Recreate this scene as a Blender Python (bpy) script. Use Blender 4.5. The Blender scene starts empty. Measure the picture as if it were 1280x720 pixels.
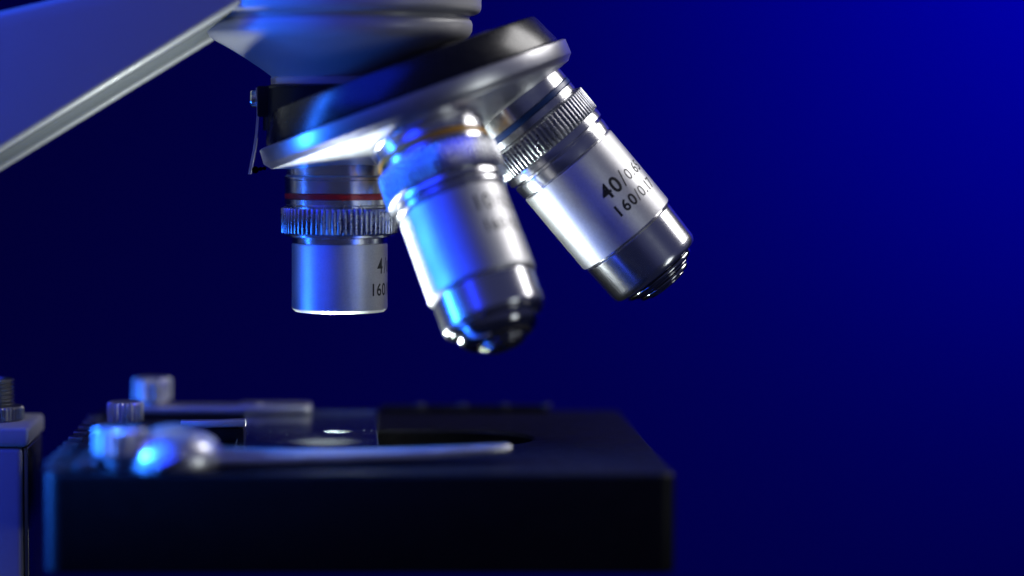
import bpy, bmesh, math, random
from mathutils import Vector, Matrix
random.seed(7)
MM = 0.001
sc = bpy.context.scene
col = sc.collection
PI = math.pi
rad = math.radians

# ------------------------------------------------------------------ helpers
def link(o, parent=None):
    col.objects.link(o)
    if parent:
        o.parent = parent
        o.matrix_parent_inverse = Matrix.Translation(-ROOTS.get(parent.name, Vector((0, 0, 0))))
    return o

ROOTS = {}

def empty(name, loc_mm):
    o = bpy.data.objects.new(name, None)
    o.location = Vector(loc_mm) * MM
    o.empty_display_size = 0.02
    col.objects.link(o)
    ROOTS[o.name] = Vector(loc_mm) * MM
    return o

def obj(name, bm, mat, parent=None, smooth=True, angle=35, bevel=0.0, seg=3):
    """millimetre bmesh -> linked mesh object in metres"""
    if bevel:
        bmesh.ops.remove_doubles(bm, verts=bm.verts, dist=1e-5)
        ed = [e for e in bm.edges if len(e.link_faces) == 2 and e.calc_face_angle(0) > rad(30)]
        bmesh.ops.bevel(bm, geom=ed, offset=bevel, segments=seg, profile=0.5, affect='EDGES', clamp_overlap=True)
    bmesh.ops.recalc_face_normals(bm, faces=bm.faces)
    bmesh.ops.scale(bm, vec=(MM, MM, MM), verts=bm.verts)
    me = bpy.data.meshes.new(name)
    bm.to_mesh(me)
    bm.free()
    for m in (mat if isinstance(mat, (list, tuple)) else [mat]):
        me.materials.append(m)
    o = bpy.data.objects.new(name, me)
    link(o, parent)
    if smooth:
        for p in me.polygons:
            p.use_smooth = True
        me.set_sharp_from_angle(angle=rad(angle))
    return o

def frame(d):
    """side / front vectors for an axis d lying roughly in the picture plane"""
    d = Vector(d).normalized()
    w = Vector((0, -1, 0))
    n = (w - d * w.dot(d)).normalized()      # faces the camera side
    side = d.cross(n).normalized()
    if side.x < 0:
        side = -side
    return d, n, side

def lathe(bm, prof, org, d, seg=96, cap0=True, cap1=True, rfun=None):
    """prof: list of (s along d, r)"""
    org = Vector(org)
    d, n, side = frame(d)
    rings = []
    for s, r in prof:
        c = org + d * s
        ring = []
        for k in range(seg):
            a = 2 * PI * k / seg
            rr = rfun(s, r, k) if rfun else r
            ring.append(bm.verts.new(c + (n * math.cos(a) + side * math.sin(a)) * rr))
        rings.append(ring)
    uv = bm.loops.layers.uv.get('turned') or bm.loops.layers.uv.new('turned')
    ln = [0.0]
    for (sa, ra), (sb, rb) in zip(prof[:-1], prof[1:]):
        ln.append(ln[-1] + math.hypot(sb - sa, rb - ra) + 1e-4)
    for i, (a, b) in enumerate(zip(rings[:-1], rings[1:])):
        for k in range(seg):
            k2 = (k + 1) % seg
            fc = bm.faces.new((a[k], a[k2], b[k2], b[k]))
            for lp, (uu, vv) in zip(fc.loops, ((ln[i], k), (ln[i], k + 1), (ln[i + 1], k + 1), (ln[i + 1], k))):
                lp[uv].uv = (uu * .05, vv / seg)       # u runs along the turning axis
    if cap0:
        bm.faces.new(rings[0][::-1])
    if cap1:
        bm.faces.new(rings[-1])
    return bm

def box(bm, x0, x1, y0, y1, z0, z1):
    r = bmesh.ops.create_cube(bm, size=1)
    for v in r['verts']:
        v.co = Vector((x0 + (v.co.x + .5) * (x1 - x0), y0 + (v.co.y + .5) * (y1 - y0), z0 + (v.co.z + .5) * (z1 - z0)))
    return r['verts']

def fillet(s0, r0, s1, r1, n=6):
    """quarter-round from (s0,r0) running outward/inward to (s1,r1)"""
    out = []
    for i in range(n + 1):
        t = i / n * PI / 2
        out.append((s0 + (s1 - s0) * math.sin(t), r1 + (r0 - r1) * math.cos(t)))
    return out

def extrude_poly(bm, pts, y0, y1):
    """polygon in XZ extruded along Y"""
    a = [bm.verts.new((x, y0, z)) for x, z in pts]
    b = [bm.verts.new((x, y1, z)) for x, z in pts]
    bm.faces.new(a)
    bm.faces.new(b[::-1])
    m = len(pts)
    for i in range(m):
        j = (i + 1) % m
        bm.faces.new((a[j], a[i], b[i], b[j]))

# ---------------------------------------------------------------- materials
def mat(name, base, rough, metal=0.0, noise=0.0, nscale=300, bump=0.0, bscale=2000, spec=0.5, aniso=0.0, stretch=None, speck=0.0, coat=0.0):
    m = bpy.data.materials.new(name)
    m.use_nodes = True
    nt = m.node_tree
    b = nt.nodes['Principled BSDF']
    b.inputs['Base Color'].default_value = (*base, 1)
    b.inputs['Roughness'].default_value = rough
    b.inputs['Metallic'].default_value = metal
    b.inputs['Specular IOR Level'].default_value = spec
    b.inputs['Coat Weight'].default_value = coat
    tc = nt.nodes.new('ShaderNodeTexCoord')
    src = tc.outputs['Object']
    if noise:
        n = nt.nodes.new('ShaderNodeTexNoise')
        n.inputs['Scale'].default_value = nscale
        n.inputs['Detail'].default_value = 6
        nt.links.new(src, n.inputs['Vector'])
        r = nt.nodes.new('ShaderNodeMapRange')
        r.inputs['From Min'].default_value = 0.3
        r.inputs['From Max'].default_value = 0.7
        r.inputs['To Min'].default_value = max(0.02, rough - noise)
        r.inputs['To Max'].default_value = rough + noise
        nt.links.new(n.outputs['Fac'], r.inputs['Value'])
        nt.links.new(r.outputs['Result'], b.inputs['Roughness'])
    if bump:
        n2 = nt.nodes.new('ShaderNodeTexNoise')
        n2.inputs['Scale'].default_value = bscale
        n2.inputs['Detail'].default_value = 4
        nt.links.new(src, n2.inputs['Vector'])
        bp = nt.nodes.new('ShaderNodeBump')
        bp.inputs['Strength'].default_value = bump
        bp.inputs['Distance'].default_value = 0.0002
        nt.links.new(n2.outputs['Fac'], bp.inputs['Height'])
        nt.links.new(bp.outputs['Normal'], b.inputs['Normal'])
    if aniso:
        b.inputs['Anisotropic'].default_value = aniso
        tg = nt.nodes.new('ShaderNodeTangent')
        tg.direction_type = 'UV_MAP'
        tg.uv_map = 'turned'
        nt.links.new(tg.outputs[0], b.inputs['Tangent'])
    if speck:
        # scattered dust and grain in the base colour
        n3 = nt.nodes.new('ShaderNodeTexNoise')
        n3.inputs['Scale'].default_value = 2600
        n3.inputs['Detail'].default_value = 3
        nt.links.new(src, n3.inputs['Vector'])
        r3 = nt.nodes.new('ShaderNodeMapRange')
        r3.inputs['From Min'].default_value = 0.35
        r3.inputs['From Max'].default_value = 0.75
        r3.inputs['To Min'].default_value = 1.0 - speck
        r3.inputs['To Max'].default_value = 1.0 + speck
        nt.links.new(n3.outputs['Fac'], r3.inputs['Value'])
        mx = nt.nodes.new('ShaderNodeVectorMath')
        mx.operation = 'SCALE'
        mx.inputs[0].default_value = base
        nt.links.new(r3.outputs['Result'], mx.inputs['Scale'])
        nt.links.new(mx.outputs['Vector'], b.inputs['Base Color'])
    return m

M = {}
M['satin'] = mat('satin_chrome', (.74, .74, .75), .58, aniso=.7, metal=1, noise=.06, nscale=170, bump=.10, bscale=5200, speck=.06)
M['chrome'] = mat('polished_chrome', (.66, .66, .68), .24, 1, aniso=.5, noise=.02, nscale=900)
M['knurl'] = mat('knurled_chrome', (.42, .43, .46), .28, 1, noise=.03, nscale=700)
M['tip'] = mat('tip_chrome', (.66, .66, .69), .22, 1, aniso=.5, noise=.01, nscale=900)
M['nose'] = mat('dark_chrome', (.34, .34, .36), .13, 1, noise=.02, nscale=900)
M['turret'] = mat('turret_metal', (.74, .74, .74), .44, 1, noise=.05, nscale=600, bump=.05)
M['rim'] = mat('turret_rim_metal', (.66, .66, .68), .34, 1, aniso=.4, noise=.02, nscale=900)
M['paint'] = mat('white_enamel', (.37, .37, .38), .38, 0, noise=.05, nscale=120, bump=.16, bscale=900, coat=.1)
M['recess'] = mat('recess_shade_grey', (.10, .11, .12), .6, 0, noise=.05, nscale=200, bump=.3, bscale=900, speck=.2)
M['black'] = mat('black_anodised', (.005, .005, .006), .36, 0, noise=.05, nscale=400, bump=.10, bscale=2500, spec=.16)
M['turretblack'] = mat('turret_black', (.003, .003, .004), .27, 0, noise=.03, nscale=400, bump=.05, bscale=2500, spec=.42)
M['stage'] = mat('stage_black', (.004, .004, .005), .45, 0, noise=.06, nscale=300, bump=.10, bscale=1800, spec=.11)
M['bright'] = mat('bright_steel', (.68, .68, .70), .20, 1, noise=.03, nscale=500)
M['satinsteel'] = mat('nickel_plate', (.82, .82, .84), .36, 1, noise=.03, nscale=400)
M['darksteel'] = mat('black_oxide', (.22, .22, .22), .35, 1, noise=.08)
M['steel'] = mat('clip_steel', (.70, .70, .72), .38, 1, noise=.06, nscale=400)
M['red'] = mat('red_lacquer', (.30, .008, .008), .3)
M['yellow'] = mat('yellow_lacquer', (.62, .30, .02), .3)
M['blue'] = mat('blue_lacquer', (.008, .035, .16), .3)
M['shadeblack'] = mat('matte_shade_black', (.002, .002, .002), .9, 0, spec=.02)  # puts the shade of the stage opening into colour; condenser wears it too
M['ink'] = mat('black_ink', (.008, .008, .008), .5)
M['lens'] = mat('coated_glass', (.02, .02, .03), .04, 0, spec=.8)
M['grey'] = mat('frosted_edge', (.35, .42, .42), .5)

def glass_mat():
    m = bpy.data.materials.new('slide_glass')
    m.use_nodes = True
    nt = m.node_tree
    nt.nodes.remove(nt.nodes['Principled BSDF'])
    out = nt.nodes['Material Output']
    tr = nt.nodes.new('ShaderNodeBsdfTransparent')
    tr.inputs['Color'].default_value = (.93, .96, .95, 1)
    gl = nt.nodes.new('ShaderNodeBsdfGlossy')
    gl.inputs['Roughness'].default_value = .06
    fr = nt.nodes.new('ShaderNodeFresnel')
    geo = nt.nodes.new('ShaderNodeNewGeometry')
    ir = nt.nodes.new('ShaderNodeMapRange')          # same Fresnel on the way in and out of the thin plate
    ir.inputs['To Min'].default_value = 1.5
    ir.inputs['To Max'].default_value = 1 / 1.5
    nt.links.new(geo.outputs['Backfacing'], ir.inputs['Value'])
    nt.links.new(ir.outputs['Result'], fr.inputs['IOR'])
    mx = nt.nodes.new('ShaderNodeMixShader')
    nt.links.new(fr.outputs[0], mx.inputs[0])
    nt.links.new(tr.outputs[0], mx.inputs[1])
    nt.links.new(gl.outputs[0], mx.inputs[2])
    df = nt.nodes.new('ShaderNodeBsdfDiffuse')
    df.inputs['Color'].default_value = (.5, .55, .6, 1)
    m2 = nt.nodes.new('ShaderNodeMixShader')
    m2.inputs[0].default_value = .006
    nt.links.new(mx.outputs[0], m2.inputs[1])
    nt.links.new(df.outputs[0], m2.inputs[2])
    nt.links.new(m2.outputs[0], out.inputs['Surface'])
    return m
M['glass'] = glass_mat()

def specimen_mat():
    m = bpy.data.materials.new('specimen_smear')
    m.use_nodes = True
    nt = m.node_tree
    nt.nodes.remove(nt.nodes['Principled BSDF'])
    out = nt.nodes['Material Output']
    tc = nt.nodes.new('ShaderNodeTexCoord')
    n = nt.nodes.new('ShaderNodeTexNoise')
    n.inputs['Scale'].default_value = 3800
    n.inputs['Detail'].default_value = 2
    nt.links.new(tc.outputs['Object'], n.inputs['Vector'])
    r = nt.nodes.new('ShaderNodeMapRange')
    r.inputs['From Min'].default_value = .50
    r.inputs['From Max'].default_value = .60
    nt.links.new(n.outputs['Fac'], r.inputs['Value'])
    tl = nt.nodes.new('ShaderNodeBsdfTranslucent')
    tl.inputs['Color'].default_value = (.007, .008, .009, 1)
    tr = nt.nodes.new('ShaderNodeBsdfTransparent')
    mx = nt.nodes.new('ShaderNodeMixShader')
    nt.links.new(r.outputs[0], mx.inputs[0])
    nt.links.new(tr.outputs[0], mx.inputs[1])
    nt.links.new(tl.outputs[0], mx.inputs[2])
    nt.links.new(mx.outputs[0], out.inputs['Surface'])
    return m
M['specimen'] = specimen_mat()

# ------------------------------------------------------------- the microscope
X0 = -0.9
AP = Vector((X0, 0, 112.1))                       # where every objective axis meets
C20, S20 = math.cos(rad(20)), math.sin(rad(20))
AX = Vector((S20, 0, -C20))                       # turret axis
D4 = Vector((0, 0, -1))
D40 = Vector((math.sin(rad(40)), 0, -math.cos(rad(40))))
D10 = AX * C20 + Vector((0, -1, 0)) * S20

scope = empty('microscope', (0, 0, -20))
scope['label'] = 'white and black laboratory microscope with three silver objective lenses on a tilted turret'
scope['category'] = 'microscope'

# head ----------------------------------------------------------------
bm = bmesh.new()
prof = [(-40, 29.4), (22.6, 29.4)] + fillet(22.6, 29.4, 24.2, 27.9, 5) + [(24.5, 27.0), (25.1, 26.9), (25.4, 27.3)]
prof += [(26.2, 27.6), (27.6, 27.5), (28.8, 26.8), (29.6, 25.6), (31.2, 22.8), (33.2, 19.4), (35.2, 16.4), (36.6, 14.5), (37.0, 14.1), (37.2, 14.3), (38.5, 14.3), (38.7, 14.0)]
lathe(bm, prof, AP, D4, 128)
head = obj('head', bm, M['paint'], scope, angle=40)

# arm -----------------------------------------------------------------
bm = bmesh.new()
sl = math.tan(rad(31.4))
low = lambda x: 59.9 + (x + 68.6) * sl
top = lambda x: 87.9 + (x + 68.4) * math.tan(rad(13.0))
pts = [(-12, low(-12)), (-150, low(-150)), (-150, top(-150)), (-12, top(-12))]
extrude_poly(bm, pts, -22.5, 22.5)
bmesh.ops.recalc_face_normals(bm, faces=bm.faces)
arm = obj('arm', bm, M['paint'], scope, bevel=1.5, seg=4, angle=50)
bm = bmesh.new()                                    # cast rib along the underside of the arm
u = Vector((math.cos(rad(31.4)), 0, math.sin(rad(31.4))))
nrm = Vector((math.sin(rad(31.4)), 0, -math.cos(rad(31.4))))
a0 = Vector((-149, 0, low(-149)))
L = (-14 + 149) / u.x
vs = box(bm, 0, L, 14.5, 20.5, -1.0, 1.0)
for v in vs:
    v.co = a0 + u * v.co.x + Vector((0, v.co.y, 0)) + nrm * v.co.z
obj('underside_rib', bm, M['paint'], arm, bevel=.5, angle=50)
bm = bmesh.new()  # darker grey plate stands in for the shaded hollow of the casting
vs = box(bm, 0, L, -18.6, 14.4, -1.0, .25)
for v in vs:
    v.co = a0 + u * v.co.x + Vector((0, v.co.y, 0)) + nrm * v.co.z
obj('recess_shade_panel', bm, M['recess'], arm, bevel=.2, angle=50)

# fixed nosepiece mount -------------------------------------------------
bm = bmesh.new()
lathe(bm, [(38.65, 14.6), (38.9, 15.6), (39.3, 15.9), (48, 15.9)], AP, D4, 96)
mount = obj('nosepiece_mount', bm, M['black'], scope)
bm = bmesh.new()
box(bm, X0 - 16.9, X0 - 9, -6.2, 6.2, 66.9, 73.2)
obj('spring_block', bm, M['black'], mount, bevel=.35)

# click-stop spring -------------------------------------------------------
bm = bmesh.new()
sp = [(-17.95, 72.9), (-17.75, 70.4), (-17.8, 67.0), (-18.1, 63.4), (-18.6, 60.0), (-19.15, 57.4), (-19.45, 55.9), (-19.6, 55.0)]
th = .27
pts = [(x - th, z) for x, z in sp] + [(x + th, z) for x, z in sp[::-1]]
extrude_poly(bm, pts, -2.6, 2.6)
spring = obj('click_spring', bm, M['satinsteel'], scope, angle=50)
bm = bmesh.new()
lathe(bm, [(0, 1.6), (.25, 1.85), (1.2, 1.85), (1.5, 1.6), (1.6, 1.2)], (-17.9, 0, 70.6), (-1, 0, .0001), 32)
obj('spring_screw', bm, M['chrome'], spring)
bm = bmesh.new()
for zz, xx, r in ((55.9, -18.4, .75), (56.1, -17.3, .45), (56.2, -16.5, .4)):
    bmesh.ops.create_icosphere(bm, subdivisions=3, radius=r, matrix=Matrix.Translation((xx, -1.2, zz)))
obj('detent_ball', bm, M['chrome'], spring)

# turret ------------------------------------------------------------------
TC = AP + AX.orthogonal().normalized() * 0
tside = Vector((C20, 0, S20))
TO = AP + tside * .25
bm = bmesh.new()
lathe(bm, [(36.6, 28.6)] + fillet(36.6, 28.9, 37.4, 29.6, 4)[::-1][:0] + [(36.75, 29.2), (37.2, 29.55), (42.4, 32.0), (43.0, 32.0), (43.4, 31.0)], TO, AX, 160)
turret = obj('turret', bm, M['turretblack'], scope)
bm = bmesh.new()
prof = [(43.15, 30.5), (43.15, 33.2), (43.4, 33.75), (46.3, 33.9), (46.6, 33.75), (47.55, 32.95), (47.75, 32.9)]
k = math.tan(rad(20))
for r in (31.5, 30, 27, 24, 22, 20, 17, 14, 11, 8, 5, 2):
    prof.append((47.75 + (32.9 - r) * k, r))
lathe(bm, prof, TO, AX, 160, cap0=True)
rim = obj('turret_base', bm, [M['rim'], M['turret']], turret)
for p in rim.data.polygons:
    c = (rim.data.vertices[p.vertices[0]].co / MM - TO)
    s = c.dot(AX)
    cc = sum(((rim.data.vertices[i].co / MM - TO).dot(AX) for i in p.vertices)) / len(p.vertices)
    if cc > 47.7:
        p.material_index = 1
# socket bosses that the objectives screw into

# objectives ----------------------------------------------------------------
def knurl_ring(org, d, s0, s1, r, n):
    bm = bmesh.new()
    seg = n * 8
    dep = .42
    def rf(s, rr, k):
        ph = (k % 8)
        if rr < r - .6:
            return rr
        if not (s0 + .28 < s < s1 - .28):
            return rr
        return rr - dep * (.5 - .5 * math.cos(2 * PI * ph / 8)) ** 2.6
    prof = [(s0, r - 1.4), (s0, r - .75), (s0 + .25, r - .5), (s0 + .3, r - .08), (s0 + .45, r), (s1 - .45, r), (s1 - .3, r - .08), (s1 - .25, r - .5), (s1, r - .75), (s1, r - 1.4)]
    lathe(bm, prof, org, d, seg, rfun=rf)
    return bm

def glyph_mesh(ch, h, bold):
    cu = bpy.data.curves.new('glyph', 'FONT')
    cu.body = ch
    cu.size = h / .70
    cu.align_x = 'CENTER'
    cu.resolution_u = 6
    cu.offset = bold
    o = bpy.data.objects.new('glyph', cu)
    col.objects.link(o)
    bpy.context.view_layer.update()
    dg = bpy.context.evaluated_depsgraph_get()
    me = bpy.data.meshes.new_from_object(o.evaluated_get(dg))
    bpy.data.objects.remove(o)
    return me

def engrave(lines, org, d, r, parent, label):
    """lines: (char, arc centre mm, s of glyph centre, height, bold, width scale)"""
    d, n, side = frame(d)
    org = Vector(org)
    bm = bmesh.new()
    for ch, arc, s, h, bold, ws in lines:
        me = glyph_mesh(ch, h, bold)
        b2 = bmesh.new()
        b2.from_mesh(me)
        bpy.data.meshes.remove(me)
        for q in range(-8, 9):
            g = b2.verts[:] + b2.edges[:] + b2.faces[:]
            bmesh.ops.bisect_plane(b2, geom=g, plane_co=(q * .3, 0, 0), plane_no=(1, 0, 0))
        vm = {}
        for v in b2.verts:
            t = (arc + v.co.x * ws) / r
            ss = s + h / 2 - v.co.y
            vm[v] = bm.verts.new(org + d * ss + (n * math.cos(t) + side * math.sin(t)) * (r + .03))
        for fc in b2.faces:
            try:
                bm.faces.new([vm[v] for v in fc.verts])
            except ValueError:
                pass
        b2.free()
    o = obj('engraving', bm, M['ink'], parent, smooth=False)
    o['label'] = label
    return o

def ring_nose(s0, steps):
    prof = [(s0 - .6, steps[0][0] + .2)]
    s = s0
    for r, h, rn in steps:
        for i in range(7):
            t = -PI / 2 + PI * i / 6 * .95
            prof.append((s + h / 2 + h / 2 * math.sin(t), r - h * .42 + h * .42 * math.cos(t)))
        s += h
        prof.append((s - .05, rn))
    prof.append((s - .1, rn - .2))
    return prof

def objective(label, org, d, neck, ring, kn, nk, collars, barrel, tip, nose, ring_mat, text, text_label, lens_r):
    """neck/ring/kn: s-ranges with radius; collars: profile; barrel: profile; tip: profile"""
    bm = bmesh.new()
    lathe(bm, barrel, org, d, 160)
    o = obj('objective_lens', bm, M['satin'], scope, angle=30)
    o['label'] = label
    bm = bmesh.new()
    lathe(bm, neck, org, d, 128)
    obj('threaded_neck', bm, M['chrome'], o, angle=30)
    bm = bmesh.new()
    s0, s1, r = ring
    lathe(bm, [(s0, r - .5), (s0, r), (s0 + .12, r + .1), (s1 - .12, r + .1), (s1, r), (s1, r - .5)], org, d, 128)
    obj('colour_band', bm, ring_mat, o)
    obj('knurled_ring', knurl_ring(org, d, *kn, nk), M['knurl'], o, angle=55)
    bm = bmesh.new()
    lathe(bm, collars, org, d, 128)
    obj('collar', bm, M['chrome'], o, angle=30)
    if tip:
        bm = bmesh.new()
        lathe(bm, tip, org, d, 160)
        obj('tip', bm, M['tip'], o, angle=30)
        bm = bmesh.new()
        lathe(bm, nose, org, d, 128)
        obj('nose', bm, M['nose'], o, angle=30)
    bm = bmesh.new()
    e = (nose or barrel)[-1][0]
    lathe(bm, [(e - .3, lens_r)] + [(e - .3 + .9 * math.sin(t), lens_r * math.cos(t)) for t in [i / 8 * PI / 2 * .98 for i in range(9)]], org, d, 64)
    obj('front_lens', bm, M['lens'], o)
    engrave(text, org, d, text_r(barrel), o, text_label)
    return o

def text_r(barrel):
    return max(r for s, r in barrel)

# 4x -----------------------------------------------------------------------
objective('short objective lens with a red band, pointing straight down', AP, D4,
    [(52, 11.0), (57.2, 11.0), (57.6, 11.55), (58.1, 11.55), (58.3, 11.4), (60.9, 11.4), (61.1, 11.2), (61.2, 10.9), (62.0, 10.9), (62.1, 11.2), (62.3, 11.4), (63.3, 11.4), (63.6, 11.1), (63.9, 11.1)],
    (61.05, 62.15, 11.35), (63.8, 69.6, 12.25), 66,
    [(69.4, 11.3), (70.0, 11.3), (70.15, 10.2), (70.3, 9.9), (71.3, 9.9), (71.4, 9.5), (71.7, 9.5)],
    [(71.5, 9.4), (71.5, 9.85), (71.7, 10.0), (84.7, 10.0), (85.1, 9.9), (85.7, 9.2), (85.75, 7.5), (85.0, 7.0)],
    None, None, M['red'],
    [('4', 10.0, 75.9, 3.2, .05, .9), ('/', 12.2, 75.9, 3.2, 0, 1), ('0', 14, 76.2, 2.5, 0, 1), ('.', 15.4, 76.2, 2.5, 0, 1), ('1', 16.6, 76.2, 2.5, 0, 1),
     ('1', 7.75, 80.8, 2.5, .06, 1), ('6', 9.6, 80.8, 2.5, .05, 1), ('0', 11.5, 80.8, 2.5, .05, 1), ('/', 13.2, 80.8, 2.5, 0, 1), ('0', 14.8, 80.8, 2.5, 0, 1), ('.', 16.0, 80.8, 2.5, 0, 1), ('1', 17.1, 80.8, 2.5, 0, 1), ('7', 18.7, 80.8, 2.5, 0, 1)],
    'black engraved 4/ and 160/', 6.5)

# 10x ------------------------------------------------------------------------
objective('middle objective lens with a yellow band, tilted towards the viewer', AP + Vector((-.2, 0, 0)), D10,
    [(50, 11.3), (55.5, 11.3), (55.9, 11.8), (56.3, 11.8), (56.5, 11.5), (58.9, 11.5), (59.1, 11.3), (59.2, 11.0), (60.2, 11.0), (60.3, 11.3), (60.5, 11.5), (61.4, 11.5), (61.6, 11.3)],
    (59.05, 60.25, 11.45), (61.5, 68.2, 12.5), 64,
    [(68.1, 11.6), (68.4, 11.7), (69.2, 11.7), (69.35, 11.4), (69.4, 10.3), (69.9, 10.3), (69.95, 11.2), (70.2, 11.45), (70.7, 11.45), (70.9, 11.2), (70.95, 10.2), (71.6, 10.2)],
    [(71.5, 10.5), (71.5, 11.0), (71.7, 11.15), (88.9, 11.15), (89.2, 10.95), (89.25, 10.2)],
    [(89.0, 9.9), (89.6, 9.9), (89.7, 10.4), (89.9, 10.55), (95.9, 10.42)] + fillet(95.9, 10.42, 96.9, 9.5, 6) + [(97.0, 9.1), (96.5, 8.9)],
    ring_nose(96.6, [(9.3, .9, 8.5)]) + [(97.5, 8.4)] + [(97.5 + 3.4 * math.sin(t), 4.9 + 3.5 * math.cos(t)) for t in [i / 10 * PI / 2 for i in range(1, 11)]] + ring_nose(100.9, [(4.8, .8, 4.0), (3.9, .5, 2.6)])[1:],
    M['yellow'],
    [('1', 4.6, 75.5, 3.2, .05, 1), ('0', 7.0, 75.5, 3.2, .05, 1), ('/', 9.2, 75.5, 3.2, 0, 1), ('0', 11.0, 75.7, 2.5, 0, 1), ('.', 12.3, 75.7, 2.5, 0, 1), ('2', 13.6, 75.7, 2.5, 0, 1), ('5', 15.5, 75.7, 2.5, 0, 1),
     ('1', 4.9, 80.6, 2.4, .05, 1), ('6', 6.8, 80.6, 2.4, .05, 1), ('0', 8.7, 80.6, 2.4, .05, 1), ('/', 10.3, 80.6, 2.4, 0, 1), ('0', 11.9, 80.6, 2.4, 0, 1), ('.', 13.1, 80.6, 2.4, 0, 1), ('1', 14.2, 80.6, 2.4, 0, 1), ('7', 15.8, 80.6, 2.4, 0, 1)],
    'black engraved 10/ and 160/', 2.8)

# 40x -------------------------------------------------------------------------
S40 = Vector((math.cos(rad(40)), 0, math.sin(rad(40))))
objective('long objective lens with a blue band, tilted to the right', AP + S40 * .9, D40,
    [(46, 11.3), (53.6, 11.3), (54.0, 11.75), (54.4, 11.75), (54.6, 11.45), (58.4, 11.45), (58.6, 11.2), (58.7, 10.9), (59.6, 10.9), (59.7, 11.2), (59.9, 11.4), (61.3, 11.4), (61.6, 11.1), (61.9, 11.1)],
    (58.55, 59.7, 11.4), (61.7, 67.6, 12.4), 74,
    [(67.4, 11.9), (67.9, 12.0), (69.0, 12.0), (69.2, 11.8), (69.3, 10.9), (69.7, 10.9), (69.8, 11.5), (70.4, 11.6), (72.3, 11.45), (72.5, 11.1), (72.6, 10.8), (73.0, 10.8)],
    [(72.8, 10.6), (72.8, 11.3), (73.0, 11.45), (91.5, 11.45), (91.8, 11.3), (91.9, 10.4)],
    [(91.6, 10.0), (92.2, 10.0), (92.3, 10.75), (92.5, 10.9), (100.0, 10.65)] + fillet(100.0, 10.65, 101.7, 9.6, 6) + [(101.8, 9.2), (101.3, 9.0)],
    ring_nose(101.3, [(8.9, .55, 8.5), (8.3, 1.35, 7.2), (7.0, .5, 6.6), (6.3, 1.1, 5.0), (4.6, .6, 2.4)]),
    M['blue'],
    [('4', 1.9, 81.4, 3.3, .10, 1), ('0', 4.5, 81.4, 3.3, .10, 1), ('/', 6.75, 81.4, 3.5, -.01, 1), ('0', 8.7, 81.6, 2.45, -.01, 1), ('.', 10.3, 81.6, 2.45, 0, 1), ('6', 11.9, 81.6, 2.45, .03, 1), ('5', 13.8, 81.6, 2.45, .03, 1),
     ('1', 1.3, 86.0, 2.4, .10, 1), ('6', 3.4, 86.0, 2.4, .08, 1), ('0', 5.4, 86.0, 2.4, .08, 1), ('/', 7.05, 86.0, 2.6, -.01, 1), ('0', 8.6, 86.0, 2.4, -.01, 1), ('.', 10.0, 86.0, 2.4, 0, 1), ('1', 11.3, 86.0, 2.4, .02, 1), ('7', 13.0, 86.0, 2.4, .02, 1)],
    'black engraved 40/0.65 and 160/0.17', 2.3)

# stage -------------------------------------------------------------------------
def stage_mesh():
    cu = bpy.data.curves.new('stage_outline', 'CURVE')
    cu.dimensions = '2D'
    cu.fill_mode = 'BOTH'
    def poly(pts):
        s = cu.splines.new('POLY')
        s.points.add(len(pts) - 1)
        for p, (x, y) in zip(s.points, pts):
            p.co = (x, y, 0, 1)
        s.use_cyclic_u = True
    def rr(x0, x1, y0, y1, r, n=8):
        out = []
        for cx, cy, a in ((x1 - r, y1 - r, 0), (x0 + r, y1 - r, 90), (x0 + r, y0 + r, 180), (x1 - r, y0 + r, 270)):
            for i in range(n + 1):
                t = rad(a + 90 * i / n)
                out.append((cx + r * math.cos(t), cy + r * math.sin(t)))
        return out
    poly(rr(-55.2, 61.9, -58.2, 51.8, 2.2))
    h = rr(-19, 40.2, -16.6, 13.6, 15.05, 16)
    poly(h)
    cu.extrude = 8.7
    cu.bevel_depth = .8
    cu.bevel_resolution = 3
    o = bpy.data.objects.new('stage_outline', cu)
    col.objects.link(o)
    bpy.context.view_layer.update()
    me = bpy.data.meshes.new_from_object(o.evaluated_get(bpy.context.evaluated_depsgraph_get()))
    bpy.data.objects.remove(o)
    bm = bmesh.new()
    bm.from_mesh(me)
    bpy.data.meshes.remove(me)
    bmesh.ops.remove_doubles(bm, verts=bm.verts, dist=1e-4)
    bmesh.ops.translate(bm, verts=bm.verts, vec=(0, 0, -9.5))
    return bm
stage = obj('stage', stage_mesh(), [M['stage'], M['shadeblack']], scope, angle=30)
for p in stage.data.polygons:
    c = p.center / MM
    if -25 < c.x < 46 and -20 < c.y < 17 and -18 < c.z < -1.2 and abs(p.normal.z) < .3:
        p.material_index = 1  # walls of the opening blackened in place of shade

# toothed strip and guide bar on the left of the stage
bm = bmesh.new()
box(bm, -56.2, -51.6, -56, 26, .02, .6)
yy = -53.0
while yy < 26:
    box(bm, -56.2, -53.2, yy, yy + 3.2, .6, 1.7)
    yy += 9.6
obj('toothed_strip', bm, M['darksteel'], stage, bevel=.2, seg=2)
bm = bmesh.new()
box(bm, -50.6, -46.6, -56, 6, .02, 1.8)
obj('guide_bar', bm, M['darksteel'], stage, bevel=.4, seg=2)
# rear rail with small screws
bm = bmesh.new()
box(bm, 8, 46.4, 48.6, 51.2, .02, 1.3)
rail = obj('rear_rail', bm, M['black'], stage, bevel=.3, seg=2)
for i in range(4):
    bm = bmesh.new()
    lathe(bm, [(0, 1.15), (.2, 1.1), (.35, .8), (.4, .3)], (17 + i * 9.7, 49.9, 1.3), (0, 0, 1), 24)
    obj('rail_screw', bm, M['darksteel'], rail)

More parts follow.
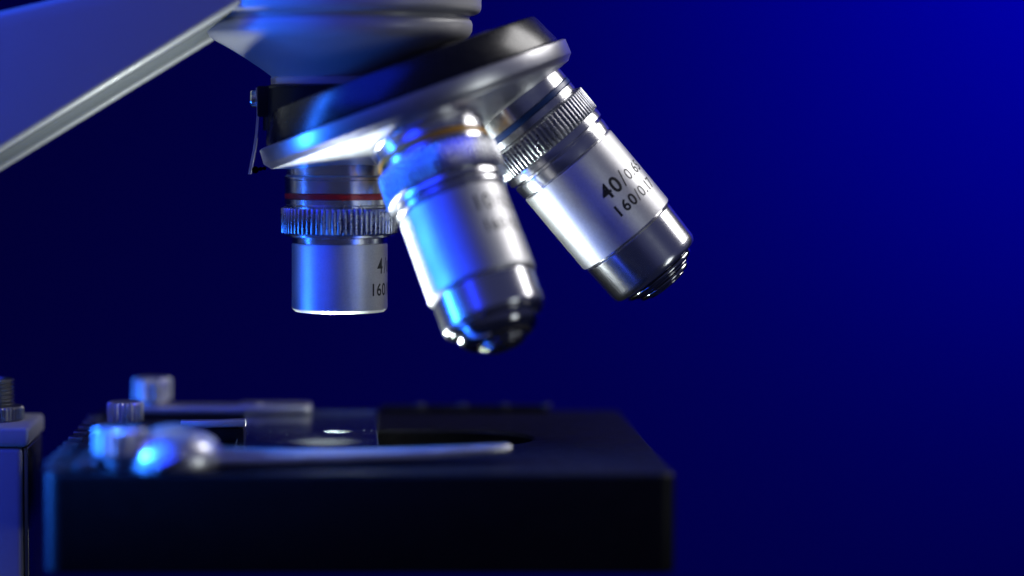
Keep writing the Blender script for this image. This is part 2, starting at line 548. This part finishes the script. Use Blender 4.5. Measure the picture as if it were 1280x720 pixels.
# condenser with its frosted lamp lens, seen only through the stage opening
bm = bmesh.new()
lathe(bm, [(0, 8.6), (15.2, 8.6), (16.0, 7.8), (16.0, 5.6), (15.4, 5.0)], (-4, 0, -17), (0, 0, 1), 64)
cond = obj('condenser', bm, M['shadeblack'], scope)

# clips ------------------------------------------------------------------------
def knob(parent, x, y, z0, h, r, n=22, m='steel', stem=True):
    bm = bmesh.new()
    seg = n * 6
    def rf(s, rr, k):
        if rr < r * .9:
            return rr
        return rr - (.5 if k % 6 in (0, 1) else (.25 if k % 6 in (2, 5) else 0))
    lathe(bm, [(0, r * .5), (h * .18, r * .55), (h * .30, r * .86), (h * .36, r), (h * .93, r), (h * .98, r * .93), (h, r * .84), (h - .02, r * .5), (h - .15, r * .3)], (x, y, z0), (0, 0, 1), seg, rfun=rf)
    return obj('thumbscrew', bm, M[m], parent, angle=28)

def strip(pts, half, z_th, ups=None):
    """bent sheet: pts (x,y,z) along the centre line"""
    bm = bmesh.new()
    rows = []
    P = [Vector(p) for p in pts]
    for i, p in enumerate(P):
        t = (P[min(i + 1, len(P) - 1)] - P[max(i - 1, 0)])
        t = Vector((t.x, t.y, 0)).normalized()
        w = Vector((-t.y, t.x, 0)) * (half if not isinstance(half, (list, tuple)) else half[i])
        th = z_th if not isinstance(z_th, (list, tuple)) else z_th[i]
        rows.append([bm.verts.new(p - w), bm.verts.new(p + w), bm.verts.new(p + w + Vector((0, 0, th))), bm.verts.new(p - w + Vector((0, 0, th)))])
    for a, b in zip(rows[:-1], rows[1:]):
        for k in range(4):
            bm.faces.new((a[k], a[(k + 1) % 4], b[(k + 1) % 4], b[k]))
    bm.faces.new(rows[0][::-1])
    bm.faces.new(rows[-1])
    return bm

bm = strip([(-46, 38, 1.1), (-24, 38, 1.08), (-23, 38, 1.06), (-9, 37.6, 1.05), (-7.6, 37.6, 1.05)],
           [4.0, 4.2, 4.4, 4.4, 3.6], [1.5, 1.5, 1.9, 1.9, 1.9])
clip_rear = obj('stage_clip', bm, M['steel'], scope, bevel=.3, angle=40)
clip_rear['label'] = 'rear flat steel clip lying over the far end of the slide'
bm = bmesh.new()
lathe(bm, [(0, 1.0), (.3, .95), (.6, .65), (.75, .2)], (-19.2, 35.2, 2.7), (0, 0, 1), 24)  # small dome added to the clip to catch a blue glint
obj('glint_dome', bm, M['steel'], clip_rear)
knob(clip_rear, -43.2, 40, 1.4, 7.2, 4.35)

bm = strip([(-34, -45.6, 1.0), (-24, -45.7, .6), (-10, -45.1, .5), (4, -44.0, .7), (17, -42.7, 1.1), (27, -41.7, 1.6), (31.6, -41.4, 1.9), (32.6, -41.2, 2.0)],
           [8, 7, 5.6, 4.4, 3.4, 2.6, 2.0, 1.3], [2.2, 2.0, 1.9, 1.8, 1.7, 1.6, 1.5, 1.4])
clip_front = obj('stage_clip', bm, M['steel'], scope, bevel=.6, seg=4, angle=60)
clip_front['label'] = 'front tapered steel clip, blurred, with its tip bent up'
knob(clip_front, -42.4, -50.8, .2, 7.6, 5.0, m='satinsteel')
bm = bmesh.new()
lathe(bm, [(-.8, .3), (-.5, .8), (0, 1.0), (4.6, 1.0), (5.1, .8), (5.4, .3)], (-34.2, -57.6, 1.02), Vector((4.4, .3, 2.0)), 24)  # small capsule added to give blue glint dots in front of the cap
obj('glint_capsule', bm, M['bright'], clip_front)
bm = bmesh.new()
lathe(bm, [(0, 9.0), (1.5, 9.4), (3.4, 9.0), (5.2, 7.8), (6.7, 5.8), (7.7, 3.4), (8.1, 1.5), (8.2, .3)], (-32.0, -48.5, .1), (0, 0, 1), 64)
obj('domed_cap', bm, M['satinsteel'], clip_front)

# slide holder, dark block with bright lip, and its screw
bm = bmesh.new()
box(bm, -33.4, -20.6, -9.5, 1.5, .02, 2.9)
holder = obj('slide_holder', bm, M['black'], scope, bevel=.25)
bm = strip([(-33.6, -8.6, 2.95), (-26, -8.4, 3.0), (-20.2, -8.2, 3.2)], 1.6, 1.5)
obj('steel_lip', bm, M['steel'], holder, bevel=.2)
knob(holder, -46.6, 9, .1, 6.4, 3.9)

# bracket on the left with threaded stud and nut
bm = bmesh.new()
box(bm, -92, -66.4, -9, 16.5, -45, -1.2)
bracket = obj('focus_bracket', bm, M['paint'], scope, bevel=1.2)
bm = bmesh.new()
box(bm, -66.3, -65.2, -7.5, 16, -45, -1.3)  # plate added to make the bracket's right side dark
obj('dark_side_plate', bm, M['darksteel'], bracket, bevel=.3)
bm = bmesh.new()
box(bm, -92, -64.9, -9.6, 18, -1.0, 3.0)
obj('bracket_cap', bm, M['paint'], bracket, bevel=.9)
bm = bmesh.new()
pr = [(0, 3.9)]
z = 0
while z < 8.0:
    pr += [(z + .12, 3.55), (z + .42, 3.95), (z + .52, 3.95), (z + .8, 3.55)]
    z += .8
pr += [(8.3, 3.3), (8.35, 2.0)]
lathe(bm, pr, (-73.5, 5, 3.0), (0, 0, 1), 48)
obj('threaded_stud', bm, M['darksteel'], bracket, angle=20)
bm = bmesh.new()
lathe(bm, [(0, 5.5), (.3, 5.9), (2.6, 5.9), (3.0, 5.5), (3.0, 4.0)], (-73.5, 5, 3.02), (0, 0, 1), 160, rfun=lambda s, r, k: r - (.25 if (k // 2) % 2 and r > 5.7 else 0))
obj('knurled_nut', bm, M['darksteel'], bracket, angle=25)

# ------------------------------------------------------------------ glass slide
slide = empty('glass_slide', (-7.4, 4.6, 0))
slide['label'] = 'clear glass slide with a glowing spot, lying on the black stage'
slide['category'] = 'microscope slide'
bm = bmesh.new()
box(bm, -21.9, 7.0, -33.4, 42.6, .03, 1.0)
o = obj('glass_plate', bm, [M['glass'], M['grey']], slide, bevel=.08, seg=1, smooth=False)
for p in o.data.polygons:
    if abs(p.normal.z) < .5:
        p.material_index = 1
bm = bmesh.new()
ring = []
for k in range(40):
    a = 2 * PI * k / 40
    r = 2.8 * (1 + .08 * math.sin(3 * a + 1) + .06 * math.sin(7 * a))
    ring.append(bm.verts.new((X0 - .5 + r * math.cos(a), .3 + r * math.sin(a), 1.02)))
bm.faces.new(ring)
obj('specimen', bm, M['specimen'], slide, smooth=False)
bm = bmesh.new()
for i in range(60):
    if i < 25:
        x, y = random.uniform(-21, 6), random.gauss(0, 4)
    else:
        x, y = random.uniform(-21, 6), random.uniform(-28, 38)
    if math.hypot(x + 4, y) < 7.5:
        continue
    r = random.choice((.04, .05, .06, .09))
    bmesh.ops.create_icosphere(bm, subdivisions=1, radius=r, matrix=Matrix.Translation((x, y, 1.0 + r * .6)))
d = obj('dust', bm, M['grey'], slide)
d['kind'] = 'stuff'

# ------------------------------------------------------------------ backdrop
bm = bmesh.new()
v = [bm.verts.new(p) for p in ((-1500, 900, -1000), (1500, 900, -1000), (1500, 900, 1000), (-1500, 900, 1000))]
bm.faces.new(v)
mb = mat('blue_backdrop', (.006, .001, .13), .9, 0, noise=.03, nscale=30, spec=.05)
back = obj('backdrop', bm, mb, None, smooth=False)
back['kind'] = 'structure'

# -------------------------------------------------------------------- lights
def area(name, loc, target, sx, sy, power, color, shape='RECTANGLE', spread=180):
    l = bpy.data.lights.new(name, 'AREA')
    l.shape = shape
    l.size = sx * MM
    l.size_y = sy * MM
    l.energy = power
    l.color = color
    l.spread = rad(spread)
    o = bpy.data.objects.new(name, l)
    o.location = Vector(loc) * MM
    dv = (Vector(target) - Vector(loc)).normalized()
    o.rotation_euler = dv.to_track_quat('-Z', 'Y').to_euler()
    col.objects.link(o)
    return o

area('blue_softbox', (-330, -30, 50), (10, -30, 45), 62, 380, 3.7, (.018, .15, 1))
area('blue_overhead', (-255, -205, 300), (0, -10, 70), 330, 300, 1.6, (.006, .028, 1))
area('white_softbox', (305, 95, 295), (15, -10, 55), 200, 180, 1.0, (1, .98, .97))
area('added_blue_fill', (-240, -52, 68), (-38, -50, 4), 40, 50, .10, (.018, .17, 1), 'RECTANGLE', 14)  # unseen lamp added to brighten the blue on the near knobs
area('added_white_fill', (390, -290, -5), (10, -10, 40), 120, 160, .17, (.93, 1, .98))  # unseen area lamp added for soft white on clip edge and barrels
area('condenser_lamp', (-4, 0, -1.3), (-4, 0, 50), 9, 9, .125, (.96, 1, .99), 'DISK', 155)
bl = bpy.data.lights.new('backdrop_spot', 'SPOT')
bl.energy = 11.5
bl.color = (.005, 0, 1)
bl.spot_size = rad(150)
bl.spot_blend = .6
bl.shadow_soft_size = .03
bo = bpy.data.objects.new('backdrop_spot', bl)
bo.location = (.47, .64, .26)
bo.rotation_euler = (PI / 2, 0, 0)
col.objects.link(bo)

w = bpy.data.worlds.new('World')
sc.world = w
w.use_nodes = True
nt = w.node_tree
bg = nt.nodes['Background']
tc = nt.nodes.new('ShaderNodeTexCoord')
sx = nt.nodes.new('ShaderNodeSeparateXYZ')
rp = nt.nodes.new('ShaderNodeValToRGB')          # dim lavender room above, dark table below
rp.color_ramp.elements[0].position = .44
rp.color_ramp.elements[0].color = (.009, .011, .032, 1)
rp.color_ramp.elements[1].position = .52
rp.color_ramp.elements[1].color = (.036, .041, .108, 1)
mp = nt.nodes.new('ShaderNodeMapRange')
mp.inputs['From Min'].default_value = -1
mp.inputs['From Max'].default_value = 1
nt.links.new(tc.outputs['Generated'], sx.inputs[0])
nt.links.new(sx.outputs['Z'], mp.inputs['Value'])
nt.links.new(mp.outputs['Result'], rp.inputs['Fac'])
nt.links.new(rp.outputs['Color'], bg.inputs[0])
bg.inputs[1].default_value = 1

# -------------------------------------------------------------------- camera
cam = bpy.data.cameras.new('camera')
co = bpy.data.objects.new('camera', cam)
col.objects.link(co)
co.location = Vector((3.35, -556, 66.23)) * MM
pitch = math.atan(210 / 3336)
co.rotation_euler = (PI / 2 - pitch, 0, 0)
cam.sensor_width = 36
cam.lens = 36 * 3336 / 1280
cam.shift_x = 190 / 1280
cam.clip_start = .01
cam.clip_end = 20
cam.dof.use_dof = True
cam.dof.focus_distance = .552
cam.dof.aperture_fstop = 3.7
sc.camera = co

sc.view_settings.view_transform = 'Standard'
sc.view_settings.look = 'None'
sc.view_settings.exposure = 0
sc.render.engine = 'CYCLES'
sc.cycles.use_denoising = True
sc.cycles.max_bounces = 8
sc.cycles.transparent_max_bounces = 12
sc.cycles.sample_clamp_indirect = 6
